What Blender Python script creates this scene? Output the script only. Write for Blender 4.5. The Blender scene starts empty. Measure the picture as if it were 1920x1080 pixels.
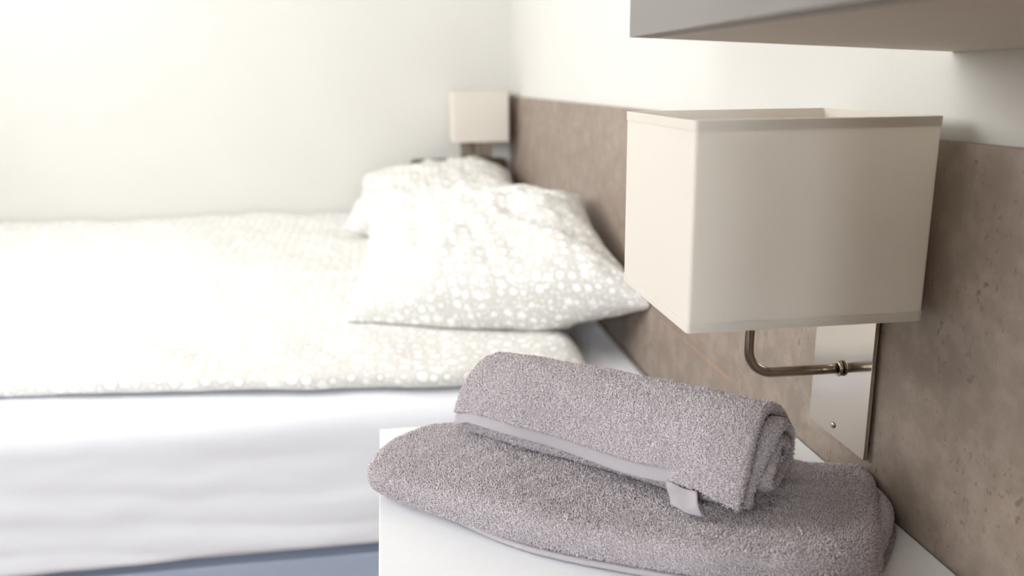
import bpy, bmesh, math, random
import numpy as np
from mathutils import Matrix, Vector, noise

scene = bpy.context.scene
COL = scene.collection
H = 1.03                       # eye height of the camera above the floor

# ------------------------------------------------------------------ camera
cam_d = bpy.data.cameras.new('camera')
cam_o = bpy.data.objects.new('camera', cam_d)
COL.objects.link(cam_o)
cam_d.sensor_fit = 'HORIZONTAL'
cam_d.sensor_width = 36.0
cam_d.lens = 30.0
AX = (0.98922, -0.04603, 0.13889)      # world x, y, z in (right, down, forward)
AY = (-0.14594, -0.23653, 0.96060)
AZ = (-0.01137, -0.97053, -0.24071)
right = Vector((AX[0], AY[0], AZ[0])); up = -Vector((AX[1], AY[1], AZ[1]))
fwd = right.cross(up) * -1
m = Matrix.Identity(4)
for i in range(3):
    m[i][0] = right[i]; m[i][1] = up[i]; m[i][2] = -fwd[i]
m[0][3], m[1][3], m[2][3] = 0, 0, H
cam_o.matrix_world = m
cam_d.clip_start = 0.02
cam_d.dof.use_dof = True
cam_d.dof.focus_distance = 0.79
cam_d.dof.aperture_fstop = 4.0
scene.camera = cam_o

# ------------------------------------------------------------------ world, light, exposure
world = bpy.data.worlds.new('daylight'); scene.world = world
world.use_nodes = True
bg = world.node_tree.nodes['Background']
bg.inputs[0].default_value = (0.82, 0.90, 1.0, 1)
bg.inputs[1].default_value = 2.0

ROOM = dict(x0=-1.9, x1=0.46, y0=-2.6, y1=3.12, zc=2.5)
WIN = dict(y0=0.66, y1=2.5, z0=1.15, z1=2.42)
WIN2 = dict(x0=-1.82, x1=-1.36, z0=1.0, z1=2.42)       # second window, in the wall behind the camera
BLOCKER = dict(x0=-0.25, y=-0.34)                      # unseen wall added to keep window light off the near right side

def area(name, loc, rot, sx, sy, power, col):
    l = bpy.data.lights.new(name, 'AREA'); l.shape = 'RECTANGLE'
    l.size = sx; l.size_y = sy; l.energy = power; l.color = col
    o = bpy.data.objects.new(name, l); o.location = loc; o.rotation_euler = rot
    COL.objects.link(o); return o
# daylight falling in through the window of the left wall
area('window_daylight', (ROOM['x0'] - 0.14, (WIN['y0'] + WIN['y1']) / 2, (WIN['z0'] + WIN['z1']) / 2),
     (0, -math.pi / 2, 0), WIN['z1'] - WIN['z0'], WIN['y1'] - WIN['y0'], 47, (1.0, 0.99, 0.98))
area('window_daylight', ((WIN2['x0'] + WIN2['x1']) / 2, ROOM['y0'] - .14, (WIN2['z0'] + WIN2['z1']) / 2),
     (math.pi / 2, 0, 0), WIN2['x1'] - WIN2['x0'], WIN2['z1'] - WIN2['z0'], 150, (0.90, 0.945, 1.0))

vs = scene.view_settings
scene.display_settings.display_device = 'sRGB'
vs.view_transform = 'Standard'; vs.look = 'None'; vs.gamma = 1.0
vs.exposure = 0.34
vs.use_curve_mapping = False

# ------------------------------------------------------------------ helpers
def s2l(c):
    return tuple((v / 255 / 12.92) if v / 255 <= .04045 else ((v / 255 + .055) / 1.055) ** 2.4 for v in c)

class NT:
    def __init__(s, name):
        s.m = bpy.data.materials.new(name); s.m.use_nodes = True
        s.t = s.m.node_tree; s.n = s.t.nodes; s.l = s.t.links
        s.b = s.n['Principled BSDF']; s.out = s.n['Material Output']
    def new(s, typ, **k):
        n = s.n.new(typ)
        for a, v in k.items():
            if a.startswith('i_'):
                key = a[2:]
                n.inputs[int(key) if key.isdigit() else key.replace('_', ' ')].default_value = v
            else: setattr(n, a, v)
        return n
    def link(s, a, b): s.l.new(a, b)
    def math(s, op, a, b=None, c=None):
        n = s.new('ShaderNodeMath', operation=op)
        for i, v in enumerate((a, b, c)):
            if v is None: continue
            if isinstance(v, (int, float)): n.inputs[i].default_value = v
            else: s.link(v, n.inputs[i])
        return n.outputs[0]
    def coord(s, which='Object', scale=(1, 1, 1), rot=(0, 0, 0)):
        tc = s.new('ShaderNodeTexCoord'); mp = s.new('ShaderNodeMapping')
        mp.inputs['Scale'].default_value = scale; mp.inputs['Rotation'].default_value = rot
        s.link(tc.outputs[which], mp.inputs[0]); return mp.outputs[0]
    def noise(s, vec, scale, detail=4, rough=.5):
        n = s.new('ShaderNodeTexNoise'); n.inputs['Scale'].default_value = scale
        n.inputs['Detail'].default_value = detail; n.inputs['Roughness'].default_value = rough
        s.link(vec, n.inputs['Vector']); return n.outputs['Fac']
    def ramp(s, fac, stops):
        r = s.new('ShaderNodeValToRGB'); e = r.color_ramp.elements
        while len(e) < len(stops): e.new(0.5)
        for i, (p, c) in enumerate(stops):
            e[i].position = p; e[i].color = (*c, 1) if len(c) == 3 else c
        s.link(fac, r.inputs[0]); return r.outputs[0]
    def mix(s, fac, a, b):
        n = s.new('ShaderNodeMix', data_type='RGBA')
        if isinstance(fac, (int, float)): n.inputs[0].default_value = fac
        else: s.link(fac, n.inputs[0])
        for i, v in ((6, a), (7, b)):
            if isinstance(v, tuple): n.inputs[i].default_value = (*v, 1)
            else: s.link(v, n.inputs[i])
        return n.outputs[2]
    def base(s, v):
        if isinstance(v, tuple): s.b.inputs['Base Color'].default_value = (*v, 1)
        else: s.link(v, s.b.inputs['Base Color'])
    def set(s, rough=.5, metal=0, spec=.5, sheen=0):
        s.b.inputs['Roughness'].default_value = rough; s.b.inputs['Metallic'].default_value = metal
        s.b.inputs['Specular IOR Level'].default_value = spec
        s.b.inputs['Sheen Weight'].default_value = sheen
    def bump(s, hgt, strength=.3, dist=.001):
        n = s.new('ShaderNodeBump'); n.inputs['Strength'].default_value = strength
        n.inputs['Distance'].default_value = dist
        s.link(hgt, n.inputs['Height']); s.link(n.outputs[0], s.b.inputs['Normal'])

def plain(name, col, rough=.5, metal=0, spec=.5, nscale=120, nb=.05, var=.03):
    t = NT(name); v = t.coord(); n = t.noise(v, nscale, 3)
    c = s2l(col); d = tuple(x * (1 - var) for x in c); e = tuple(min(1, x * (1 + var)) for x in c)
    t.base(t.ramp(n, [(.3, d), (.7, e)])); t.set(rough, metal, spec)
    if nb: t.bump(n, nb, .0005)
    return t.m

def mat_plaster():
    t = NT('white_plaster'); v = t.coord()
    n = t.noise(v, 90, 5, .6); b = t.noise(v, 3, 3)
    t.base(t.mix(b, s2l((212, 209, 203)), s2l((218, 216, 210)))); t.set(.85, 0, .2)
    t.bump(n, .25, .0015); return t.m

def mat_laminate():
    """warm taupe stone-look laminate: cloudy, faint upright streaks, small dark pits"""
    t = NT('taupe_stone_laminate'); v = t.coord()
    big = t.noise(v, 5, 5, .6)
    streak = t.noise(t.coord(scale=(1, 60, 2.2)), 1.6, 5, .6)
    mid = t.noise(v, 28, 6, .65)
    c = t.mix(big, s2l((142, 126, 115)), s2l((163, 147, 135)))
    c = t.mix(t.math('MULTIPLY', streak, .55), c, s2l((175, 160, 148)))
    c = t.mix(t.ramp(mid, [(.42, (.55, .55, .55)), (.66, (0, 0, 0))]), c, s2l((122, 108, 96)))
    pits = t.noise(t.coord(scale=(1, 1, .6)), 210, 2, .5)
    pm = t.noise(v, 14, 2)
    pit = t.math('MULTIPLY', t.ramp(pits, [(.62, (0, 0, 0)), (.70, (1, 1, 1))]),
                 t.ramp(pm, [(.38, (0, 0, 0)), (.58, (.55, .55, .55))]))
    c = t.mix(pit, c, s2l((84, 72, 63)))
    t.base(c); t.set(.52, 0, .35); t.bump(mid, .08, .001); return t.m

def mat_dots(name, which, s1=40, s2=88, lift=.12):
    """greige cotton printed with scattered white dots, some inside a fine ring"""
    t = NT(name)
    base = s2l((209, 206, 199)); white = s2l((247, 246, 243)); ring = s2l((194, 190, 183))
    base = tuple(b * (1 - lift) + w_ * lift for b, w_ in zip(base, white))
    vec = t.coord(which, scale=(1, 1, 1))
    col = None; c = base
    def layer(scale, rmin, rvar, off):
        mp = t.new('ShaderNodeMapping'); mp.inputs['Location'].default_value = (off, off * 1.7, 0)
        t.link(vec, mp.inputs[0])
        vo = t.new('ShaderNodeTexVoronoi', voronoi_dimensions='2D', feature='F1')
        vo.inputs['Scale'].default_value = scale; vo.inputs['Randomness'].default_value = .62
        t.link(mp.outputs[0], vo.inputs['Vector'])
        sep = t.new('ShaderNodeSeparateColor'); t.link(vo.outputs['Color'], sep.inputs[0])
        rad = t.math('MULTIPLY_ADD', sep.outputs[0], rvar, rmin)
        d = t.math('SUBTRACT', vo.outputs['Distance'], rad)
        dot = t.math('LESS_THAN', d, 0)
        rg = t.math('MULTIPLY', t.math('COMPARE', d, .085, .028), t.math('GREATER_THAN', sep.outputs[1], .35))
        return dot, rg
    d1, r1 = layer(s1, .16, .20, 0)
    d2, r2 = layer(s2, .10, .22, .37)
    d2 = t.math('MULTIPLY', d2, .75)
    c = t.mix(d2, c, white)
    c = t.mix(t.math('MULTIPLY', r1, .8), c, ring)
    c = t.mix(d1, c, white)
    t.base(c); t.set(.8, 0, .2, .15)
    w = t.noise(t.coord(), 500, 2); t.bump(w, .12, .0004)
    return t.m

def mat_cloth(name, col, rough=.85, bump=.1, scale=600):
    t = NT(name); w = t.noise(t.coord(), scale, 2)
    c = s2l(col); t.base(t.mix(w, tuple(x * .96 for x in c), c)); t.set(rough, 0, .15, .1)
    t.bump(w, bump, .0004); return t.m

def mat_terry(name, col, amt=.16):
    t = NT(name); v = t.coord()
    n = t.noise(v, 420, 3, .6); b = t.noise(v, 14, 3)
    c = s2l(col)
    cc = t.mix(n, tuple(x * (1 - amt) for x in c), tuple(min(1, x * (1 + amt)) for x in c))
    g = t.new('ShaderNodeNewGeometry')                      # random tone per loop, puts the shaded pits of the pile into colour
    rnd = t.math('MULTIPLY_ADD', g.outputs['Random Per Island'], .42, .76)
    vm = t.new('ShaderNodeVectorMath', operation='SCALE'); t.link(cc, vm.inputs[0]); t.link(rnd, vm.inputs['Scale']); cc = vm.outputs[0]
    cc = t.mix(t.math('MULTIPLY', b, .35), cc, tuple(x * 1.08 for x in c))
    t.base(cc); t.set(.95, 0, .08, .35)
    t.b.inputs['Sheen Roughness'].default_value = .6
    return t.m

def mat_ribbed(name, col):
    t = NT(name)
    w = t.new('ShaderNodeTexWave', wave_type='BANDS', bands_direction='X')
    w.inputs['Scale'].default_value = 160; t.link(t.coord('UV'), w.inputs[0])
    c = s2l(col); t.base(t.mix(w.outputs['Fac'], tuple(x * .88 for x in c), c))
    t.set(.8, 0, .15, .2); t.bump(w.outputs['Fac'], .5, .0006); return t.m

def mat_shade():
    t = NT('cream_shade_fabric'); v = t.coord()
    w = t.noise(t.coord(scale=(1, 1, .15)), 900, 2); c = s2l((246, 241, 233))
    col = t.mix(w, tuple(x * .97 for x in c), c)
    t.base(col); t.set(.85, 0, .2); t.bump(w, .06, .0003)
    tr = t.new('ShaderNodeBsdfTranslucent'); t.link(col, tr.inputs[0])
    mx = t.new('ShaderNodeMixShader'); mx.inputs[0].default_value = .42
    t.link(t.b.outputs[0], mx.inputs[1]); t.link(tr.outputs[0], mx.inputs[2])
    t.link(mx.outputs[0], t.out.inputs[0]); return t.m

def mat_metal(name, col, rough, aniso=0):
    t = NT(name); n = t.noise(t.coord(scale=(1, 1, 30)), 60, 3)
    c = s2l(col); t.base(t.mix(n, tuple(x * .95 for x in c), c)); t.set(rough, 1, .5)
    return t.m

def mat_glass():
    t = NT('window_glass')
    tr = t.new('ShaderNodeBsdfTransparent'); gl = t.new('ShaderNodeBsdfGlossy'); gl.inputs['Roughness'].default_value = .02
    mx = t.new('ShaderNodeMixShader'); mx.inputs[0].default_value = .06
    t.link(tr.outputs[0], mx.inputs[1]); t.link(gl.outputs[0], mx.inputs[2]); t.link(mx.outputs[0], t.out.inputs[0])
    return t.m

def mat_floor():
    t = NT('oak_floor'); v = t.coord()
    br = t.new('ShaderNodeTexBrick'); br.inputs['Scale'].default_value = 1
    br.inputs['Brick Width'].default_value = 1.1; br.inputs['Row Height'].default_value = .14
    br.inputs['Mortar Size'].default_value = .002
    br.inputs['Color1'].default_value = (*s2l((140, 116, 92)), 1); br.inputs['Color2'].default_value = (*s2l((126, 102, 80)), 1)
    br.inputs['Mortar'].default_value = (*s2l((90, 70, 52)), 1)
    t.link(v, br.inputs['Vector'])
    g = t.noise(t.coord(scale=(1, 14, 1)), 6, 5)
    t.base(t.mix(t.math('MULTIPLY', g, .3), br.outputs['Color'], s2l((104, 82, 62)))); t.set(.45); return t.m

M = dict(plaster=mat_plaster(), dark_paint=plain('dark_umber_wall_paint', (84, 74, 66), .8, nb=.05), taupe_paint=plain('taupe_wall_paint', (150, 140, 130), .8, nb=.05), laminate=mat_laminate(),
         cabinet=plain('grey_cabinet_lacquer', (132, 126, 122), .45, nb=0, var=.01),
         cabinet_under=plain('grey_cabinet_board', (214, 204, 192), .6, nb=.03, var=.02),
         white_furn=plain('white_furniture_board', (242, 243, 245), .35, nb=.01, var=.01),
         trim=plain('white_trim_paint', (240, 239, 236), .5, nb=0, var=.01),
         dots_uv=mat_dots('dotted_pillowcase', 'UV'), dots=mat_dots('dotted_duvet_cover', 'UV', 36, 80, .3),
         sheet=mat_cloth('white_cotton_sheet', (244, 245, 250)),
         matt=mat_cloth('white_ticking', (235, 236, 240)),
         base=mat_cloth('blue_grey_upholstery', (172, 182, 202), bump=.6, scale=350),
         brown=mat_cloth('dark_brown_cloth', (92, 76, 64)),
         terry=mat_terry('lilac_grey_terry', (214, 204, 207)),
         hem=mat_ribbed('ribbed_hem', (196, 189, 193)),
         tag=mat_cloth('satin_label', (172, 164, 168), .45),
         shade=mat_shade(), plate=mat_metal('satin_steel_plate', (196, 188, 180), .13),
         nickel=mat_metal('brushed_nickel', (172, 160, 146), .25), dark=plain('dark_gap', (52, 44, 38), .7),
         glass=mat_glass(), floor=mat_floor(), bulb=plain('opal_bulb', (238, 234, 224), .3, nb=0),
         wood=plain('dark_wood_foot', (70, 56, 46), .5))

def tag(o, label=None, cat=None, group=None, kind=None):
    if label: o['label'] = label
    if cat: o['category'] = cat
    if group: o['group'] = group
    if kind: o['kind'] = kind
    return o

def empty(name, loc=(0, 0, 0), rz=0):
    o = bpy.data.objects.new(name, None); COL.objects.link(o)
    o.location = loc; o.rotation_euler = (0, 0, rz); o.empty_display_size = .05
    return o

def mesh_obj(name, verts, faces, mat, parent=None, smooth=False, uv=None):
    me = bpy.data.meshes.new(name); me.from_pydata([tuple(v) for v in verts], [], [tuple(f) for f in faces])
    me.update()
    if uv is not None:
        l = me.uv_layers.new(name='UVMap')
        idx = np.empty(len(me.loops), np.int32); me.loops.foreach_get('vertex_index', idx)
        l.data.foreach_set('uv', np.asarray(uv, np.float32)[idx].ravel())
    if smooth: me.polygons.foreach_set('use_smooth', [True] * len(me.polygons))
    me.materials.append(mat)
    o = bpy.data.objects.new(name, me); COL.objects.link(o)
    if parent: o.parent = parent
    return o

def bm_obj(name, bm, mat, parent=None, smooth=False):
    bmesh.ops.recalc_face_normals(bm, faces=bm.faces)
    me = bpy.data.meshes.new(name); bm.to_mesh(me); bm.free()
    if smooth: me.polygons.foreach_set('use_smooth', [True] * len(me.polygons))
    me.materials.append(mat)
    o = bpy.data.objects.new(name, me); COL.objects.link(o)
    if parent: o.parent = parent
    return o

def add_box(bm, lo, hi, bev=0, seg=2):
    r = bmesh.ops.create_cube(bm, size=1)
    vs_ = r['verts']
    for v in vs_:
        v.co = Vector([(lo[i] + hi[i]) / 2 + v.co[i] * (hi[i] - lo[i]) for i in range(3)])
    if bev:
        es = list({e for v in vs_ for e in v.link_edges})
        bmesh.ops.bevel(bm, geom=es, offset=bev, segments=seg, affect='EDGES', profile=.7)

def box(name, lo, hi, mat, parent=None, bev=0, seg=2):
    bm = bmesh.new(); add_box(bm, lo, hi, bev, seg); return bm_obj(name, bm, mat, parent)

def tube(name, pts, r, mat, parent=None, n=20, cap=True):
    pts = [Vector(p) for p in pts]; vs_, fs = [], []
    ref = Vector((0, 1, 0))
    for i, p in enumerate(pts):
        d = (pts[min(i + 1, len(pts) - 1)] - pts[max(i - 1, 0)]).normalized()
        rr = ref if abs(d.dot(ref)) < .95 else Vector((1, 0, 0))
        a = d.cross(rr).normalized(); b = d.cross(a).normalized()
        ri = r[i] if isinstance(r, (list, tuple)) else r
        for k in range(n):
            t = 2 * math.pi * k / n
            vs_.append(p + a * math.cos(t) * ri + b * math.sin(t) * ri)
    for i in range(len(pts) - 1):
        for k in range(n):
            fs.append((i * n + k, i * n + (k + 1) % n, (i + 1) * n + (k + 1) % n, (i + 1) * n + k))
    if cap:
        fs.append(tuple(range(n))[::-1]); fs.append(tuple((len(pts) - 1) * n + k for k in range(n)))
    return mesh_obj(name, vs_, fs, mat, parent, smooth=True)

def prism(bm, poly, z0, z1):
    lo = [bm.verts.new((x, y, z0)) for x, y in poly]; hi = [bm.verts.new((x, y, z1)) for x, y in poly]
    bm.faces.new(lo[::-1]); bm.faces.new(hi)
    for i in range(len(poly)):
        j = (i + 1) % len(poly); bm.faces.new((lo[i], lo[j], hi[j], hi[i]))

def fbm(x, y, z, o=4):
    return noise.fractal(Vector((x, y, z)), 1.0, 2.0, o)

# ------------------------------------------------------------------ room shell
R = ROOM; T = .12
tag(box('floor', (R['x0'] - T, R['y0'] - T, -.1), (R['x1'] + T, R['y1'] + T, 0), M['floor']), kind='structure')
tag(box('ceiling', (R['x0'] - T, R['y0'] - T, R['zc']), (R['x1'] + T, R['y1'] + T, R['zc'] + .1), M['plaster']), kind='structure')
tag(box('wall_right', (R['x1'], R['y0'] - T, 0), (R['x1'] + T, R['y1'] + T, R['zc']), M['plaster']), kind='structure')
tag(box('wall_back', (R['x0'] - T, R['y1'], 0), (R['x1'], R['y1'] + T, R['zc']), M['plaster']), kind='structure')
bm = bmesh.new(); W2 = WIN2
add_box(bm, (R['x0'] - T, R['y0'] - T, 0), (W2['x0'], R['y0'], R['zc']))
add_box(bm, (W2['x1'], R['y0'] - T, 0), (R['x1'], R['y0'], R['zc']))
add_box(bm, (W2['x0'], R['y0'] - T, 0), (W2['x1'], R['y0'], W2['z0']))
add_box(bm, (W2['x0'], R['y0'] - T, W2['z1']), (W2['x1'], R['y0'], R['zc']))
tag(bm_obj('wall_front', bm, M['dark_paint']), kind='structure')
tag(box('wall_blocker', (BLOCKER['x0'], BLOCKER['y'] - .1, 0), (R['x1'], BLOCKER['y'], R['zc']), M['dark_paint']), kind='structure')  # added out of view as a dark light blocker behind the camera
bm = bmesh.new()
W = WIN
add_box(bm, (R['x0'] - T, R['y0'], 0), (R['x0'], W['y0'], R['zc']))
add_box(bm, (R['x0'] - T, W['y1'], 0), (R['x0'], R['y1'], R['zc']))
add_box(bm, (R['x0'] - T, W['y0'], 0), (R['x0'], W['y1'], W['z0']))
add_box(bm, (R['x0'] - T, W['y0'], W['z1']), (R['x0'], W['y1'], R['zc']))
tag(bm_obj('wall_left', bm, M['plaster']), kind='structure')
def window(name, loc, rz, hw, hh):
    w = tag(empty(name, loc, rz), kind='structure')
    bm = bmesh.new()
    for lo, hi in (((-.03, -hw, 0), (.03, hw, .05)), ((-.03, -hw, hh - .05), (.03, hw, hh)),
                   ((-.03, -hw, .05), (.03, -hw + .05, hh - .05)), ((-.03, hw - .05, .05), (.03, hw, hh - .05)),
                   ((-.03, -.03, .05), (.03, .03, hh - .05))):
        add_box(bm, lo, hi)
    bm_obj('window_frame', bm, M['trim'], w)
    for a, b in ((-hw + .05, -.03), (.03, hw - .05)):
        box('window_pane', (-.003, a, .05), (.003, b, hh - .05), M['glass'], w)
window('window_1', (R['x0'] - .06, (W['y0'] + W['y1']) / 2, W['z0']), 0, (W['y1'] - W['y0']) / 2, W['z1'] - W['z0'])
window('window_2', ((W2['x0'] + W2['x1']) / 2, R['y0'] - .06, W2['z0']), math.pi / 2, (W2['x1'] - W2['x0']) / 2, W2['z1'] - W2['z0'])

# ------------------------------------------------------------------ headboard panel on the right wall
XH = .45
hb_top = lambda y: H - .0545 - .0056 * (y - .55)
bm = bmesh.new()
ya, yb = BLOCKER['y'] + .001, 3.118
vv = [bm.verts.new(p) for p in ((XH, ya, .0), (R['x1'] - .0006, ya, .0), (R['x1'] - .0006, yb, .0), (XH, yb, .0),
                                (XH, ya, hb_top(ya)), (R['x1'] - .0006, ya, hb_top(ya)), (R['x1'] - .0006, yb, hb_top(yb)), (XH, yb, hb_top(yb)))]
for f in ((0, 1, 2, 3), (7, 6, 5, 4), (0, 4, 5, 1), (1, 5, 6, 2), (2, 6, 7, 3), (3, 7, 4, 0)):
    bm.faces.new([vv[i] for i in f])
hb = tag(bm_obj('headboard_panel', bm, M['laminate']),
    'long taupe stone-look headboard panel along the white wall behind bed and lamp', 'headboard')
mesh_obj('orange_line', [(XH - .0004, y, H + z) for y, z in ((1.335, -.405), (1.20, -.4035), (1.05, -.4025), (1.05, -.4065), (1.20, -.4055), (1.335, -.407))],  # narrow orange-tan strip laid on the panel face
         [(0, 1, 4, 5), (1, 2, 3, 4)], plain('orange_line_tone', (176, 140, 112), .6), hb)['label'] = 'thin orange line on the panel above the nightstand'

# ------------------------------------------------------------------ wall cabinet above
ZC = H + .0155
cab = tag(empty('wall_cabinet', (R['x1'], .2, ZC)), 'grey wall cabinet hanging above the nearer lamp, seen from below', 'cabinet')
A = (.189, .661, .0125); B = (R['x1'] - .001, .661, 0)     # the bottom board rises slightly to the front
dx = .019
def tprism(x0, x1, y0, y1):
    """upright board with its lower face following the tilted bottom"""
    bm = bmesh.new(); zb = lambda x: A[2] * (B[0] - x) / (B[0] - A[0])
    v = [bm.verts.new((x - R['x1'], y - .2, z)) for x, y, z in
         ((x0, y0, zb(x0)), (x1, y0, zb(x1)), (x1, y1, zb(x1)), (x0, y1, zb(x0)), (x0, y0, .42), (x1, y0, .42), (x1, y1, .42), (x0, y1, .42))]
    for f in ((0, 3, 2, 1), (4, 5, 6, 7), (0, 1, 5, 4), (1, 2, 6, 5), (2, 3, 7, 6), (3, 0, 4, 7)): bm.faces.new([v[i] for i in f])
    return bm
bm_obj('cabinet_body', tprism(A[0] + dx, B[0], BLOCKER['y'] + .001, A[1]), M['cabinet_under'], cab)
bm_obj('door', tprism(A[0], A[0] + dx - .0012, .032, A[1]), M['cabinet'], cab)
bm_obj('door', tprism(A[0], A[0] + dx - .0012, BLOCKER['y'] + .001, .029), M['cabinet'], cab)

# ------------------------------------------------------------------ nightstand
ZN = H - .403
nx0, nx1, ny0, ny1 = -.0222, .4485, .46, .953
ns = tag(empty('nightstand', ((nx0 + nx1) / 2, (ny0 + ny1) / 2, 0)), 'white bedside cabinet with the towels on its plain white top', 'nightstand')
cx, cy = (nx0 + nx1) / 2, (ny0 + ny1) / 2
def nsbox(name, lo, hi, mat, parent=ns, bev=0, off=(0, 0, 0)):
    return box(name, (lo[0] - cx - off[0], lo[1] - cy - off[1], lo[2]), (hi[0] - cx - off[0], hi[1] - cy - off[1], hi[2]), mat, parent, bev)
nsbox('cabinet_top', (nx0, ny0, ZN - .02), (nx1, ny1, ZN), M['white_furn'], bev=.0012)
bm = bmesh.new()
def nb(lo, hi): add_box(bm, (lo[0] - cx, lo[1] - cy, lo[2]), (hi[0] - cx, hi[1] - cy, hi[2]))
nb((nx0 + .021, ny0, .06), (nx1, ny0 + .018, ZN - .02)); nb((nx0 + .021, ny1 - .018, .06), (nx1, ny1, ZN - .02))
nb((nx1 - .01, ny0 + .018, .06), (nx1, ny1 - .018, ZN - .02)); nb((nx0 + .021, ny0 + .018, .06), (nx1 - .01, ny1 - .018, .078))
nb((nx0 + .04, ny0 + .01, 0), (nx1 - .02, ny1 - .01, .06))
bm_obj('carcass', bm, M['white_furn'], ns)
for z0, z1 in ((.062, .245), (.248, .425), (.428, ZN - .023)):
    d = nsbox('drawer', (nx0 + .001, ny0 + .002, z0), (nx0 + .02, ny1 - .002, z1), M['white_furn'], bev=.001)
    zc_ = (z0 + z1) / 2
    tube('drawer_knob', [(nx0 - cx + .001, 0, zc_), (nx0 - cx - .012, 0, zc_), (nx0 - cx - .014, 0, zc_), (nx0 - cx - .022, 0, zc_)],
         [.005, .005, .011, .011], M['nickel'], d)

# ------------------------------------------------------------------ wall lamps
def make_lamp():
    """origin on the wall surface at the plate centre; the lamp reaches to -x"""
    root = empty('wall_lamp')
    zp = H
    # plate: z -.364..-.12
    pl = box('wall_plate', (-.0075, -.054, -.364), (-.0035, .054, -.115), M['plate'], root, bev=.0006)
    box('wall_spacer', (-.0036, -.045, -.355), (0, .045, -.125), M['dark'], root)
    for z in (-.352, -.135):
        bm = bmesh.new(); bmesh.ops.create_uvsphere(bm, u_segments=16, v_segments=8, radius=.0036)
        for v in bm.verts: v.co.x = v.co.x * .6 - .0078; v.co.y += .005; v.co.z += z
        s = bm_obj('screw', bm, M['nickel'], root, True)
    za = -.2885; xa = -.1065; rb = .026; r = .0052
    pts = [(-.0072, 0, za), (-.03, 0, za), (-.06, 0, za)]
    for i in range(9):
        a = math.pi / 2 * i / 8
        pts.append((xa + rb - rb * math.sin(a), 0, za + rb - rb * math.cos(a)))
    pts += [(xa, 0, -.23), (xa, 0, -.19), (xa, 0, -.155)]
    tube('arm', pts, r, M['nickel'], root)
    # turned ring where the arm meets the plate
    bm = bmesh.new(); n1, n2 = 28, 12; vs_ = []
    for i in range(n1):
        a = 2 * math.pi * i / n1
        for k in range(n2):
            b = 2 * math.pi * k / n2
            rr = .0062 + .0020 * math.cos(b)
            vs_.append(bm.verts.new((-.0100 + .0022 * math.sin(b), rr * math.cos(a), za + rr * math.sin(a))))
    for i in range(n1):
        for k in range(n2):
            bm.faces.new((vs_[i * n2 + k], vs_[i * n2 + (k + 1) % n2], vs_[((i + 1) % n1) * n2 + (k + 1) % n2], vs_[((i + 1) % n1) * n2 + k]))
    bm_obj('collar', bm, M['nickel'], root, True)
    tube('lamp_socket', [(xa, 0, -.158), (xa, 0, -.15), (xa, 0, -.148), (xa, 0, -.118)], [.012, .012, .017, .017], M['trim'], root)
    tube('bulb', [(xa, 0, -.119), (xa, 0, -.112), (xa, 0, -.10), (xa, 0, -.085), (xa, 0, -.07), (xa, 0, -.062), (xa, 0, -.058)],
         [.012, .013, .021, .026, .021, .012, .003], M['bulb'], root)
    # shade: open square box of stiffened fabric
    x0, x1, y0, y1, z0, z1 = -.217, -.0125, -.127, .062, -.202, -.0345
    sh = empty('tmp')
    bpy.data.objects.remove(sh)
    def ring(lo, hi, t, za_, zb_, name, mat, par):
        def rc(x0_, x1_, y0_, y1_, rad, k=5):
            out = []
            for cx_, cy_, a0 in ((x1_ - rad, y1_ - rad, 0), (x0_ + rad, y1_ - rad, 90), (x0_ + rad, y0_ + rad, 180), (x1_ - rad, y0_ + rad, 270)):
                for i in range(k + 1):
                    a = math.radians(a0 + 90 * i / k); out.append((cx_ + rad * math.cos(a), cy_ + rad * math.sin(a)))
            return out
        o_ = rc(lo[0], hi[0], lo[1], hi[1], .0035); i_ = rc(lo[0] + t, hi[0] - t, lo[1] + t, hi[1] - t, .0025)
        n = len(o_); V = [(x, y, za_) for x, y in o_] + [(x, y, zb_) for x, y in o_] + [(x, y, za_) for x, y in i_] + [(x, y, zb_) for x, y in i_]
        F = []
        for i in range(n):
            j = (i + 1) % n
            F += [(i, j, n + j, n + i), (2 * n + j, 2 * n + i, 3 * n + i, 3 * n + j), (n + i, n + j, 3 * n + j, 3 * n + i), (j, i, 2 * n + i, 2 * n + j)]
        return mesh_obj(name, V, F, mat, par)
    shade = ring((x0, y0), (x1, y1), .0012, z0, z1, 'lamp_shade', M['shade'], root)
    e = .0006
    ring((x0 - e, y0 - e), (x1 + e, y1 + e), .0024, z1 - .0075, z1 + .0004, 'shade_trim', M['shade'], shade)
    ring((x0 - e, y0 - e), (x1 + e, y1 + e), .0024, z0 - .0004, z0 + .0075, 'shade_trim', M['shade'], shade)
    # wire carrier inside the shade
    zc_ = -.15
    tube('shade_frame', [(x0 + .0012, 0, -.042), (xa - .03, 0, -.1), (xa - .018, 0, -.118)], .0012, M['nickel'], shade, n=8)
    tube('shade_frame', [(x1 - .0012, 0, -.042), (xa + .03, 0, -.1), (xa + .018, 0, -.118)], .0012, M['nickel'], shade, n=8)
    return root

lamp = make_lamp()
lamp.location = (XH, .757, H)
tag(lamp, 'large sharp cream box-shaded wall lamp above the nightstand', 'lamp', 'wall lamps')
def copy_tree(o, parent=None):
    c = o.copy(); COL.objects.link(c)
    if parent: c.parent = parent
    for ch in list(o.children): copy_tree(ch, c)
    return c
far = copy_tree(lamp)
far.location = (.322, R['y1'], H - .012); far.rotation_euler = (0, 0, math.pi / 2)
far['label'] = 'small blurred cream wall lamp in the far corner above the bed'
for ch in far.children:
    if ch.name.startswith('lamp_shade'): ch.location.y = .033

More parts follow.
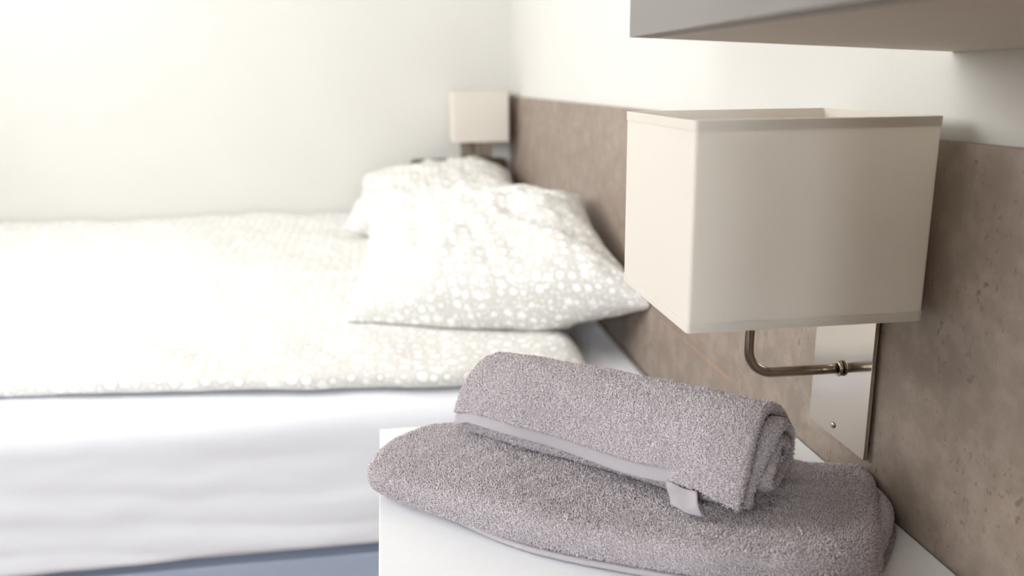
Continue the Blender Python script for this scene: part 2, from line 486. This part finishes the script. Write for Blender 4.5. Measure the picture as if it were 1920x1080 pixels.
# ------------------------------------------------------------------ bed
ZM = H - .530                      # mattress top (sheet)
by0, by1, bx0, bx1 = 1.362, 3.112, -1.56, .4485
bed = tag(empty('bed', ((bx0 + bx1) / 2, (by0 + by1) / 2, 0)), 'wide bed base in blue grey cloth under the white mattress', 'bed')
bcx, bcy = bed.location.x, bed.location.y
hx, hy = (bx1 - bx0) / 2, (by1 - by0) / 2
box('base_frame', (-hx, -hy, .09), (hx, hy, H - .808), M['base'], bed, bev=.008, seg=3)
for sx in (-1, 1):
    for sy in (-1, 1):
        tube('leg', [(sx * (hx - .1), sy * (hy - .1), .1), (sx * (hx - .1), sy * (hy - .1), 0)], [.028, .02], M['wood'], bed)
mt = box('mattress', (bx0 + .016, by0 + .016, H - .807), (bx1 - .006, by1 - .01, ZM - .01), M['matt'], None, bev=.035, seg=4)
tag(mt, 'thick mattress wrapped in the white sheet on the blue grey base', 'mattress')

# fitted sheet: top, rounded near edge and side with long soft creases
def sheet():
    V, F, U = [], [], []
    NX = 150
    prof = [(by1 - .004, 0, 0)]
    for i in range(1, 22): prof.append((by1 - .004 - (by1 - by0 - .055) * i / 21, 0, 0))
    rad = .045
    for i in range(1, 10):
        a = math.pi / 2 * i / 9
        prof.append((by0 + rad - rad * math.sin(a), -(rad - rad * math.cos(a)), 0))
    for i in range(1, 26): prof.append((by0, -rad - (.277 - rad - .02) * i / 25, i / 25))
    m_ = len(prof)
    for ix in range(NX + 1):
        x = bx0 - .004 + (bx1 - bx0 + .002) * ix / NX
        for k, (y, z, s) in enumerate(prof):
            side = max(0, min(1, (by0 + .05 - y) / .05))
            wob = .006 * side * fbm(x * 1.5, z * 9, 3.1) + .0022 * side * fbm(x * 7, z * 16, 8)
            # long horizontal tension creases low on the side
            wob += .0035 * s * max(0, fbm(x * .9, 2, 5) + .5) * math.sin(z * 62 + 3.5 * fbm(x * 1.3, 0, 5) + x * 4.5)
            hem = s ** 3 * (.010 * fbm(x * 2.3, 4, 1.2))
            top = .004 * fbm(x * 3, y * 3, .5) * (1 - side)
            V.append((x, y - abs(wob) * .9 - .002 * side, ZM + z + top + hem)); U.append((x, y))
    for ix in range(NX):
        for k in range(m_ - 1):
            a = ix * m_ + k
            F.append((a, a + 1, a + m_ + 1, a + m_))
    o = mesh_obj('fitted_sheet', V, F, M['sheet'], None, True, U)
    sm = o.modifiers.new('thickness', 'SOLIDIFY'); sm.thickness = .002; sm.offset = 1
    return o
tag(sheet(), 'white fitted sheet pulled over the mattress side facing the camera', 'sheet')

# duvet ------------------------------------------------------------
def lerp_pts(pts, t):
    for (a, va), (b, vb) in zip(pts, pts[1:]):
        if t <= b: 
            f = (t - a) / (b - a); f = f * f * (3 - 2 * f) * .5 + f * .5
            return va + (vb - va) * f
    return pts[-1][1]
TH = .036
def ztop(x, y, e):
    # e distance from near edge
    z = ZM + .004 + TH + .019 * math.exp(-((y - 2.16 - .02 * fbm(x * 2, 0, 1)) / .028) ** 2) * (1 if x < .1 else 0)
    far_ = max(0, min(1, (y - 2.25) / .7)); z += .03 * far_ * (1 - .35 * (x + 1.3) / 1.6)
    z -= .008 * math.exp(-((y - 2.26) / .07) ** 2)
    z += .011 * fbm(x * 2.2 + y * .8, y * 2.6, 1.7) + .005 * fbm(x * 7 + y * 5, y * 4 - x * 2, 4.2)
    z += .008 * math.exp(-(e / .1 - 1) ** 2) * (.6 + fbm(x * 3, 1, 7))
    return z
def duvet():
    near = [(-1.66, 1.50), (-.66, 1.47), (-.4, 1.448), (-.1, 1.41), (.1, 1.388), (.25, 1.40), (.36, 1.44)]
    NX, NY, NR = 230, 200, 10
    V, F, U = [], [], []
    x0, x1 = -1.62, .352
    th = .036
    rows = []
    for ix in range(NX + 1):
        x = x0 + (x1 - x0) * ix / NX
        yn = lerp_pts(near, x) + .006 * fbm(x * 5, 3, 2)
        ex = min(x1 - x, x - x0, .05) / .05; rx = math.sqrt(max(0, 1 - (1 - ex) ** 2))   # rounding at head end
        yr = yn
        col_ = []
        rr = .024
        # underside, then rounded front, then top
        for k in range(14): col_.append((yr + .04 + (3.106 - yr - .04) * (1 - k / 13), ZM + .0065, 0))
        for k in range(NR + 1):
            a = -math.pi / 2 + math.pi * k / NR
            hmid = ZM + .0065 + (th * .9) / 2
            hz = (th * .9) / 2 + .003 * fbm(x * 6, 2, 3)
            col_.append((yr + rr - rr * math.cos(a), hmid + hz * math.sin(a), 1))
        zb = col_[-1][1]
        for k in range(1, NY + 1):
            y = yr + rr + (3.108 - yr - rr) * (k / NY) ** 1.15
            e = y - yr - rr
            b = min(1, e / .05)
            col_.append((y, zb * (1 - b) + ztop(x, y, e) * b, 2))
        for (y, z, q) in col_:
            zz = ZM + .0065 + (z - ZM - .0065) * (rx if q else 1)
            V.append((x + .010 * (1 - rx) * fbm(y * 3, 0, 0), y, zz))
        # arc length UV
        s = 0; py, pz = col_[0][0], col_[0][1]
        for (y, z, q) in col_:
            s += math.hypot(y - py, z - pz); py, pz = y, z
            U.append((x, s + yn))
    m_ = len(V) // (NX + 1)
    for ix in range(NX):
        for k in range(m_ - 1):
            a = ix * m_ + k
            F.append((a, a + m_, a + m_ + 1, a + 1))
    for ix in range(NX):
        F.append((ix * m_, ix * m_ + m_ - 1, (ix + 1) * m_ + m_ - 1, (ix + 1) * m_))
    return mesh_obj('duvet', V, F, M['dots'], None, True, U)
tag(duvet(), 'thin greige duvet with white dots spread over the white sheet', 'duvet')

# pillows ----------------------------------------------------------
def pillow(name, NL, NR, FR, FL, T_, seed, zmin, pinch=.10, lean=0):
    N = 90; V, U = [], []
    NL, NR, FR, FL = map(Vector, (NL, NR, FR, FL))
    nrm = ((NR - NL).cross(FL - NL)).normalized()
    c = (NL + NR + FR + FL) / 4
    lx = ((NR - NL).length + (FR - FL).length) / 2; ly = ((FL - NL).length + (FR - NR).length) / 2
    for sgn in (1, -1):
        for i in range(N + 1):
            for j in range(N + 1):
                # denser sampling toward the seams
                u = math.sin((i / N - .5) * math.pi); v = math.sin((j / N - .5) * math.pi)
                uu = u * (1 - pinch * (1 - v * v) * abs(u) ** 2); vv_ = v * (1 - pinch * (1 - u * u) * abs(v) ** 2)
                a, b = (uu + 1) / 2, (vv_ + 1) / 2
                p = NL * (1 - a) * (1 - b) + NR * a * (1 - b) + FR * a * b + FL * (1 - a) * b
                prof = (max(0, 1 - abs(u) ** 2.4) ** .45) * (max(0, 1 - abs(v) ** 2.4) ** .45)
                w = T_ * prof * (1 + .22 * fbm(u * 1.3 + seed, v * 1.3, sgn))
                # seam pulls / wrinkles running in from corners and edges
                r = max(abs(u), abs(v))
                ang = math.atan2(v, u)
                w += T_ * .15 * prof ** .5 * fbm(math.cos(ang) * 3.2 + seed, math.sin(ang) * 3.2, r * 1.2 + sgn) * r
                w += T_ * .09 * prof * fbm(u * 4 + seed, v * 4, 2 + sgn)
                q = p + nrm * sgn * max(w, .0015)
                q.z += .008 * fbm(u * 2 + seed, v * 2, 9) * r
                zf = max(zmin, ztop(min(q.x, .35), q.y, max(0, q.y - 1.42)) + .003)
                if q.z < zf: q.z = zf
                if q.x > XH - .004: q.x = XH - .004 + (q.x - XH + .004) * .02
                if q.y > R['y1'] - .008: q.y = R['y1'] - .008 + (q.y - R['y1'] + .008) * .02
                V.append(q); U.append((u * lx / 2 * 1.15, v * ly / 2 * 1.15 + (3 if sgn < 0 else 0)))
    n1 = N + 1
    A_ = np.array([tuple(v) for v in V]).reshape(2, n1, n1, 3)
    du = np.linalg.norm(np.diff(A_, axis=1), axis=3); dv = np.linalg.norm(np.diff(A_, axis=2), axis=3)
    cu = np.concatenate([np.zeros((2, 1, n1)), np.cumsum(du, 1)], 1); cv = np.concatenate([np.zeros((2, n1, 1)), np.cumsum(dv, 2)], 2)
    cu -= cu[:, N // 2:N // 2 + 1, :]; cv -= cv[:, :, N // 2:N // 2 + 1]
    cu[1] += 3
    U = np.stack([cu, cv], -1).reshape(-1, 2)
    F = []
    for s in (0, 1):
        o = s * n1 * n1
        for i in range(N):
            for j in range(N):
                a = o + i * n1 + j
                f = (a, a + n1, a + n1 + 1, a + 1)
                F.append(f if s == 0 else f[::-1])
    # close seam
    o = n1 * n1
    for i in range(N):
        F.append((i * n1, i * n1 + o, (i + 1) * n1 + o, (i + 1) * n1)); F.append((i * n1 + N, (i + 1) * n1 + N, (i + 1) * n1 + N + o, i * n1 + N + o))
        F.append((i, i + 1, i + 1 + o, i + o)); F.append((N * n1 + i, N * n1 + i + o, N * n1 + i + 1 + o, N * n1 + i + 1))
    return mesh_obj(name, V, F, M['dots_uv'], None, True, U)
ZD = ZM + .05
p1 = pillow('pillow', (-.095, 1.69, H - .478), (.455, 1.40, H - .395), (.44, 1.90, H - .275), (-.05, 2.20, H - .37), .118, 3.3, H - .488, .09)
tag(p1, 'nearer plump dotted pillow in front, its corner behind the large lamp shade', 'pillow', 'dotted pillows')
p2 = pillow('pillow', (-.14, 2.64, H - .45), (.44, 2.36, H - .42), (.442, 3.04, H - .33), (-.09, 3.09, H - .36), .105, 7.7, H - .475, .10)
tag(p2, 'farther blurred dotted pillow under the small corner lamp', 'pillow', 'dotted pillows')

bm = bmesh.new(); add_box(bm, (.085, 3.062, ZD + .04), (.43, 3.112, H - .284), .03, 5)
tag(bm_obj('cushion', bm, M['brown'], None, True), 'dark brown cushion edge peeking out behind the farther pillow', 'cushion')

# ------------------------------------------------------------------ terry towels
rng = np.random.default_rng(7)
def strands(V, F, keep, dens, L, wid, seed):
    """short curled loops of pile standing on triangles/quads of a surface; returns verts, quads"""
    r = np.random.default_rng(seed)
    V = np.asarray(V, float); F = np.asarray(F)[keep]
    a, b, c, d = (V[F[:, i]] for i in range(4))
    n = np.cross(c - a, d - b); area_ = .5 * np.linalg.norm(n, axis=1); nn = n / np.maximum(1e-12, 2 * area_)[:, None]
    cnt = int(area_.sum() * dens)
    idx = r.choice(len(F), cnt, p=area_ / area_.sum())
    u, v = r.random((2, cnt, 1))
    P = (a[idx] * (1 - u) + b[idx] * u) * (1 - v) + (d[idx] * (1 - u) + c[idx] * u) * v
    N_ = nn[idx]
    t = r.normal(size=(cnt, 3)); t -= (t * N_).sum(1)[:, None] * N_; t /= np.linalg.norm(t, axis=1)[:, None]
    # pile leans in patches
    fx = np.sin(P[:, 0] * 95 + 3 * np.sin(P[:, 1] * 60)) * .8; fy = np.cos(P[:, 1] * 105 + 2.5 * np.sin(P[:, 0] * 75)) * .8
    lean = np.stack([fx, fy, np.zeros(cnt)], 1); lean -= (lean * N_).sum(1)[:, None] * N_
    t = t + lean * .55; t /= np.maximum(1e-6, np.linalg.norm(t, axis=1))[:, None]
    s = np.cross(N_, t)
    l = L * (.65 + .7 * r.random((cnt, 1)))
    wv = wid * (.7 + .6 * r.random((cnt, 1)))
    ctrl = ((-.05, -.25), (.10, .55), (.42, .85), (.72, .55), (.66, .10))
    out = []
    tw = r.normal(size=(cnt, 1)) * .5
    for k, (x, h) in enumerate(ctrl):
        cpt = P + t * l * x + N_ * l * h + s * l * tw * x * .6
        ww = wv * (1 if k < 4 else .6)
        out += [cpt - s * ww / 2, cpt + s * ww / 2]
    VV = np.stack(out, 1).reshape(-1, 3)
    base = (np.arange(cnt) * 10)[:, None]
    q = np.array([[0, 1, 3, 2], [2, 3, 5, 4], [4, 5, 7, 6], [6, 7, 9, 8]])
    FF = (base[:, None, :] + q[None]).reshape(-1, 4)
    return VV, FF

def big_mesh(name, V, F, mat, parent=None, smooth=True):
    me = bpy.data.meshes.new(name)
    V = np.asarray(V, np.float32); F = np.asarray(F, np.int32)
    me.vertices.add(len(V)); me.vertices.foreach_set('co', V.ravel())
    me.loops.add(F.size); me.loops.foreach_set('vertex_index', F.ravel())
    me.polygons.add(len(F)); me.polygons.foreach_set('loop_start', np.arange(0, F.size, 4, dtype=np.int32))
    me.polygons.foreach_set('loop_total', np.full(len(F), 4, np.int32))
    me.polygons.foreach_set('use_smooth', np.ones(len(F), bool))
    me.materials.append(mat); me.update(calc_edges=True); me.validate()
    o = bpy.data.objects.new(name, me); COL.objects.link(o)
    if parent: o.parent = parent
    return o

def grid_faces(n, m_, wrap_n=False):
    i = np.arange(n if wrap_n else n - 1); j = np.arange(m_ - 1)
    I, J = np.meshgrid(i, j, indexing='ij'); I2 = (I + 1) % n
    return np.stack([I * m_ + J, I2 * m_ + J, I2 * m_ + J + 1, I * m_ + J + 1], -1).reshape(-1, 4)

def vnoise(P, f, seed=0, o=3):
    """cheap smooth noise for numpy arrays of points"""
    r = np.random.default_rng(seed); out = np.zeros(len(P)); a = 1; tot = 0
    for k in range(o):
        for _ in range(4):
            d = r.normal(size=3) * f; ph = r.random() * 6.28
            out += a * np.sin(P @ d + ph + 1.3 * np.sin(P @ (r.normal(size=3) * f * .7) + r.random() * 6)); tot += a
        f *= 2.1; a *= .5
    return out / tot * 1.6

# --- bath towel: folded flat, layers stacked, outline given in plan and resampled smoothly
def smooth_poly(pts, n, it=3):
    for _ in range(it):
        q = []
        for i in range(len(pts)):
            a, b = np.array(pts[i]), np.array(pts[(i + 1) % len(pts)])
            q += [a * .75 + b * .25, a * .25 + b * .75]
        pts = q
    P = np.array(pts + [pts[0]]); L = np.r_[0, np.cumsum(np.linalg.norm(np.diff(P, axis=0), axis=1))]
    t = np.linspace(0, L[-1], n, endpoint=False)
    return np.stack([np.interp(t, L, P[:, k]) for k in range(2)], 1)

def slab(outline, z0, thick, n=520, m_=110, er=.014, seed=1, sag=None, bulge=.0):
    """pillow-edged slab: rings from bottom centre round the rim to the top centre"""
    O = smooth_poly(outline, n); C0 = O.mean(0)
    # inward normals for the rim
    tn = np.roll(O, -1, 0) - np.roll(O, 1, 0); tn /= np.linalg.norm(tn, axis=1)[:, None]
    inn = np.stack([-tn[:, 1], tn[:, 0]], 1)
    if ((C0 - O) * inn).sum(1).mean() < 0: inn = -inn
    rings = []; h = thick / 2
    nb_ = 8
    for k in range(nb_):     # underside (coarse)
        f = k / nb_; base = O + inn * er
        rings.append(np.c_[C0 * (1 - f) + base * f, np.full(n, z0)])
    ne = 22
    for k in range(ne + 1):  # rim
        a = -math.pi / 2 + math.pi * k / ne
        ca, sa = max(0, math.cos(a)) ** .75, math.copysign(abs(math.sin(a)) ** .8, math.sin(a))
        rings.append(np.c_[O + inn * er * (1 - ca), np.full(n, z0 + h + h * sa)])
    nt = m_
    for k in range(1, nt + 1):
        f = k / nt; base = O + inn * er
        rings.append(np.c_[base * (1 - f) + C0 * f, np.full(n, z0 + thick)])
    V = np.stack(rings, 1)   # n x rings x 3
    shp = V.shape; P = V.reshape(-1, 3)
    topness = np.clip((P[:, 2] - z0) / thick, 0, 1)
    if sag is not None: P[:, 2] += sag(P[:, 0], P[:, 1]) * topness
    F = grid_faces(shp[0], shp[1], True)
    a, b, c, d = (P[F[:, k]] for k in range(4)); nz = np.cross(c - a, d - b)[:, 2]
    if (nz * (topness[F[:, 0]] > .9)).sum() < 0: F = F[:, ::-1]
    return P, F, shp, topness

ZT = ZN + .0015
bt = tag(empty('bath_towel', (.2, .7, ZN)), 'lilac grey bath towel folded flat on the white nightstand, under the roll', 'towel')
def loc_to(V, o): return V - np.array(o)
BO = (.2, .7, ZN)
up_out = [(.045, .893), (.005, .872), (-.024, .838), (-.033, .795), (-.022, .768), (.02, .728), (.06, .690), (.11, .648), (.19, .603), (.28, .562),
          (.345, .535), (.372, .552), (.398, .60), (.428, .652), (.445, .688), (.4465, .700), (.447, .710), (.436, .716), (.40, .730), (.32, .765), (.22, .81), (.12, .858)]
def sag_bt(x, y):
    s = .005 * np.sin(x * 14 + 1) * np.sin(y * 11) 
    # falls away toward the free left end and the near left edge
    s += -.010 * np.clip((.10 - x) / .12, 0, 1)
    s += -.008 * np.clip((x - .34) / .06, 0, 1)
    return s
V1, F1, shp, top1 = slab(up_out, ZT + .006, .029, er=.016, seed=1, sag=sag_bt)
V1[:, 2] += np.where(top1 > .2, .0016 * vnoise(V1, 60, 3), 0)
fine = vnoise(V1, 1500, 5, 2) * .0007
C = np.array([.2, .7, ZT + .012]); dirn = V1 - C; dirn /= np.linalg.norm(dirn, axis=1)[:, None]
mask = (top1 > .02)
V1 = V1 + np.c_[dirn[:, :2] * .3, np.abs(dirn[:, 2]) * .3 + .6] * (fine * mask)[:, None]
V1[:, 0] = np.minimum(V1[:, 0], XH - .004)
fc = V1[F1].mean(1); ftop = top1[F1].mean(1)
keep = (ftop > .10)
SV, SF = strands(V1, F1, keep, 1.25e6, .0028, .00050, 11)
SV[:, 0] = np.minimum(SV[:, 0], XH - .001)
body = big_mesh('folded_pile', np.r_[loc_to(V1, BO), loc_to(SV, BO)], np.r_[F1, SF + len(V1)], M['terry'], bt)

# lower leaf of the fold, peeping out along the near edge and the right end
low_out = [(.04, .885), (.0, .85), (-.02, .812), (-.016, .797), (.003, .775), (.05, .712), (.10, .656), (.17, .614), (.27, .566), (.33, .540), (.356, .545), (.383, .572),
           (.415, .606), (.442, .643), (.446, .69), (.43, .70), (.30, .765), (.15, .84)]
V2, F2, shp2, top2 = slab(low_out, ZN + .0016, .0060, n=420, m_=16, er=.0035)
fin2 = vnoise(V2, 1500, 6, 2) * .0003
V2[:, 2] += fin2 * (top2 > .05); V2[:, 0] = np.minimum(V2[:, 0], XH - .003)
fx2 = V2[F2].mean(1)
# terry shows only at the right hand end; the near edge is the flat woven hem
keep2 = (top2[F2].mean(1) > .2) & (fx2[:, 0] > .37)
SV2, SF2 = strands(V2, F2, keep2, 1.4e6, .0023, .00046, 12)
SV2[:, 0] = np.minimum(SV2[:, 0], XH - .001)
lo_ = big_mesh('lower_leaf', np.r_[loc_to(V2, BO), loc_to(SV2, BO)], np.r_[F2, SF2 + len(V2)], M['hem'], bt)
lo_['label'] = 'smooth thin hem layer under the folded pile'
# middle leaf bulging at the right end
mid_out = [(.33, .57), (.350, .548), (.378, .571), (.411, .606), (.443, .648), (.446, .69), (.43, .70), (.39, .66)]
V3, F3, shp3, top3 = slab(mid_out, ZN + .008, .014, n=300, m_=20, er=.007)
V3[:, 0] = np.minimum(V3[:, 0], XH - .003)
SV3, SF3 = strands(V3, F3, (top3[F3].mean(1) > .1), 1.5e6, .0023, .00046, 13)
SV3[:, 0] = np.minimum(SV3[:, 0], XH - .001)
big_mesh('middle_leaf', np.r_[loc_to(V3, BO), loc_to(SV3, BO)], np.r_[F3, SF3 + len(V3)], M['terry'], bt)

# --- hand towel: rolled up, outer flap with woven hem hanging free toward the camera
ZR = ZT + .037
PL = np.array([.1005, .879]); PR = np.array([.3265, .667])     # axis ends in plan
ax = (PR - PL); LEN = np.linalg.norm(ax); ax /= LEN
sd = np.array([-ax[1], ax[0]]) * -1                              # toward the near (camera) side
if sd[1] > 0: sd = -sd
RO = (float((PL[0] + PR[0]) / 2), float((PL[1] + PR[1]) / 2), ZR)
rt = tag(empty('hand_towel', RO), 'small lilac grey towel rolled up on top of the folded bath towel', 'towel')
# spiral centre line in (s, z): s toward camera, z up from the lower towel
ctrl = [(.0645, .0155), (.062, .024), (.053, .040), (.036, .058), (.012, .069), (-.014, .068), (-.038, .057), (-.053, .038), (-.054, .020), (-.042, .0065),
        (-.015, .0050), (.018, .0050), (.045, .0060), (.0545, .0125), (.049, .026), (.034, .043), (.012, .056), (-.012, .056), (-.033, .045), (-.042, .030),
        (-.036, .0175), (-.015, .0155), (.012, .0160), (.034, .0205), (.033, .031), (.015, .043), (-.006, .045), (-.024, .036), (-.022, .027), (-.002, .0255), (.016, .029), (.006, .035)]
def catmull(P, n):
    P = np.array(P, float); P = np.r_[[2 * P[0] - P[1]], P, [2 * P[-1] - P[-2]]]
    out = []
    for i in range(1, len(P) - 2):
        p0, p1, p2, p3 = P[i - 1:i + 3]
        for t in np.linspace(0, 1, 12, endpoint=False):
            out.append(.5 * ((2 * p1) + (-p0 + p2) * t + (2 * p0 - 5 * p1 + 4 * p2 - p3) * t * t + (-p0 + 3 * p1 - 3 * p2 + p3) * t ** 3))
    out.append(P[-2]); out = np.array(out)
    L = np.r_[0, np.cumsum(np.linalg.norm(np.diff(out, axis=0), axis=1))]
    t = np.linspace(0, L[-1], n); return np.stack([np.interp(t, L, out[:, k]) for k in range(2)], 1), L[-1]
NS = 420; NA = 330
S, Ltot = catmull(ctrl, NS)
tS = np.gradient(S, axis=0); tS /= np.linalg.norm(tS, axis=1)[:, None]
nS = np.stack([-tS[:, 1], tS[:, 0]], 1)                          # left normal
cen = np.array([0, .032])
if ((S - cen) * nS).sum(1)[:150].mean() < 0: nS = -nS            # outward
arc = np.linspace(0, Ltot, NS)
def roll_pt(a, off, tt):
    """a: position along axis 0..1 (array NA), off: +-half thickness profile"""
    pass
half = .0034
hemw = .0115
ht = np.where(arc < hemw, .0014, half)                           # woven hem is thinner
aa = np.linspace(0, 1, NA)
def place(Sxy, a):
    """Sxy (k,2), a (k,) -> world"""
    s, z = Sxy[:, 0].copy(), Sxy[:, 1].copy()
    sc = .90 + .10 * np.clip(a / .25, 0, 1) + .02 * a
    # left end slumps narrower, the right end spreads and the flap corner reaches out
    s = s * sc; z = z * (1.0 - .05 * (1 - np.clip(a / .15, 0, 1)) + .045 * a)
    s = s + .002 * np.sin(a * 9)
    x = PL[0] + ax[0] * LEN * a + sd[0] * s; y = PL[1] + ax[1] * LEN * a + sd[1] * s
    return np.stack([x, y, ZR + z], 1)
def flap_mod(Sxy, arcv, a):
    """hem wave: lifts in the left half, drops and reaches out at the right corner"""
    w = np.clip(1 - arcv / .05, 0, 1) ** 1.3
    dz = .004 * np.sin(a * 7.5 + .3) * w
    dz += -.008 * w * np.clip((a - .86) / .14, 0, 1) - .007 * w * np.clip((.06 - a) / .06, 0, 1)
    ds = .012 * w * np.clip((a - .8) / .2, 0, 1) ** 1.5 + .003 * w * np.sin(a * 11)
    out = Sxy.copy(); out[:, 0] += ds; out[:, 1] = np.maximum(out[:, 1] + dz, .0025)
    return out
def end_shift(arcv, a, P):
    # ragged ends: layers slide along the axis
    k = np.where(a > .5, 1, -1) * np.clip(abs(a - .5) * 2, 0, 1) ** 8
    d = .003 * np.sin(arcv * 38 + 1) * k + np.clip(arcv - .14, 0, .3) * .045 * np.where(a > .5, k, k * .3)
    P[:, 0] += ax[0] * d; P[:, 1] += ax[1] * d
    return P
def sheet_surface(sign):
    I, A_ = np.meshgrid(np.arange(NS), aa, indexing='ij')
    i = I.ravel(); a = A_.ravel()
    edge = np.minimum(1, np.minimum(a, 1 - a) / .008) ** .5
    hh_ = np.where((arc[i] < hemw) & (a > .80), .0026, ht[i])
    P2 = S[i] + nS[i] * (sign * hh_ * edge)[:, None]
    P2 = flap_mod(P2, arc[i], a)
    P = place(P2, a); P = end_shift(arc[i], a, P)
    return P, a, arc[i]
PO, a_o, arc_o = sheet_surface(1)
PI_, a_i, arc_i = sheet_surface(-1)
vis = (arc_o > hemw) | (a_o > .80)
lump = vnoise(PO, 55, 8) * .0013 + vnoise(PO, 1500, 9, 2) * .0006
nrm_o = np.stack([sd[0] * nS[:, 0], sd[1] * nS[:, 0], nS[:, 1]], 1)[np.repeat(np.arange(NS), NA)]
PO = PO + nrm_o * (lump * vis)[:, None]
NVT = NS * NA
F_o = grid_faces(NS, NA); F_i = grid_faces(NS, NA)[:, ::-1] + NVT
cl = []
j = np.arange(NA - 1); cl.append(np.stack([j, j + 1, j + 1 + NVT, j + NVT], 1)); o_ = (NS - 1) * NA
cl.append(np.stack([o_ + j, o_ + j + NVT, o_ + j + 1 + NVT, o_ + j + 1], 1))
i = np.arange(NS - 1) * NA; cl.append(np.stack([i, i + NVT, i + NA + NVT, i + NA], 1))
i = i + NA - 1; cl.append(np.stack([i, i + NA, i + NA + NVT, i + NVT], 1))
VR = np.r_[PO, PI_]; FR_ = np.r_[F_o, F_i, np.concatenate(cl)]
# outward orientation check for the strands
def oriented(F, V, nref):
    a, b, c, d = (V[F[:, k]] for k in range(4)); n = np.cross(c - a, d - b)
    flip = (n * nref).sum(1) < 0; F = F.copy(); F[flip] = F[flip][:, ::-1]; return F
Fo2 = oriented(F_o, VR, nrm_o[F_o[:, 0]])
arcF = arc_o[F_o[:, 0]]; aF = a_o[F_o[:, 0]]
keepR = ((arcF > hemw + .0005) | (aF > .80)) & ((arcF < .36) | (aF > .88))
sA, fA = strands(VR, Fo2, keepR, 1.25e6, .0028, .00050, 21)
Fi2 = oriented(F_i, VR, -nrm_o[F_o[:, 0]])
aF = a_o[F_o[:, 0]]
keepI = ((aF > .88) | (aF < .05) | ((arcF < .04) & (arcF > hemw)))
sB, fB = strands(VR, Fi2, keepI, 1.1e6, .0020, .00045, 22)
# pile on the cut ends
Fe = np.concatenate(cl[2:]); Fe = oriented(Fe, VR, np.r_[np.tile([-ax[0], -ax[1], 0], (len(cl[2]), 1)), np.tile([ax[0], ax[1], 0], (len(cl[3]), 1))])
sC, fC = strands(VR, Fe, np.ones(len(Fe), bool), 1.7e6, .0022, .00045, 23)
isHem = (arcF < hemw) & (aF < .80)
pileF = np.r_[F_o[~isHem], F_i[~isHem], np.concatenate(cl[1:])]
VV = np.r_[VR, sA, sB, sC]; FF = np.r_[pileF, fA + len(VR), fB + len(VR) + len(sA), fC + len(VR) + len(sA) + len(sB)]
big_mesh('rolled_pile', loc_to(VV, RO), FF, M['terry'], rt)
# hem band
hF = np.r_[F_o[isHem], F_i[isHem], cl[0]]
used = np.unique(hF); remap = -np.ones(len(VR), int); remap[used] = np.arange(len(used))
me_uv = np.stack([np.r_[a_o, a_i][used] * LEN * 8, np.r_[arc_o, arc_i][used] * 8], 1)
hm = mesh_obj('hem_band', loc_to(VR[used], RO), remap[hF], M['hem'], rt, True, me_uv)
hm['label'] = 'smooth ribbed hem band along the free edge of the roll'
# care label folded over the hem
def care():
    V, F, U = [], [], []
    n1, n2 = 14, 12
    for i in range(n1 + 1):
        a = .79 + .10 * i / n1
        for j in range(n2 + 1):
            t = j / n2
            s = .0700 + .013 * t + .0012 * math.sin(t * 6 + i * .35) + .006 * i / n1; z = .0190 - .014 * t + .0008 * math.sin(i * .5)
            b = np.array([[s, z]]); P = place(b, np.array([a + .035 * t]))[0]
            P[2] = max(P[2], ZR + .0045)
            V.append(P - np.array(RO)); U.append((a, t))
    for i in range(n1):
        for j in range(n2):
            q = i * (n2 + 1) + j; F.append((q, q + 1, q + n2 + 2, q + n2 + 1))
    o = mesh_obj('care_label', V, F, M['tag'], rt, True, U)
    m_ = o.modifiers.new('t', 'SOLIDIFY'); m_.thickness = .0005
    o['label'] = 'pale satin care label sewn at the hem'
care()
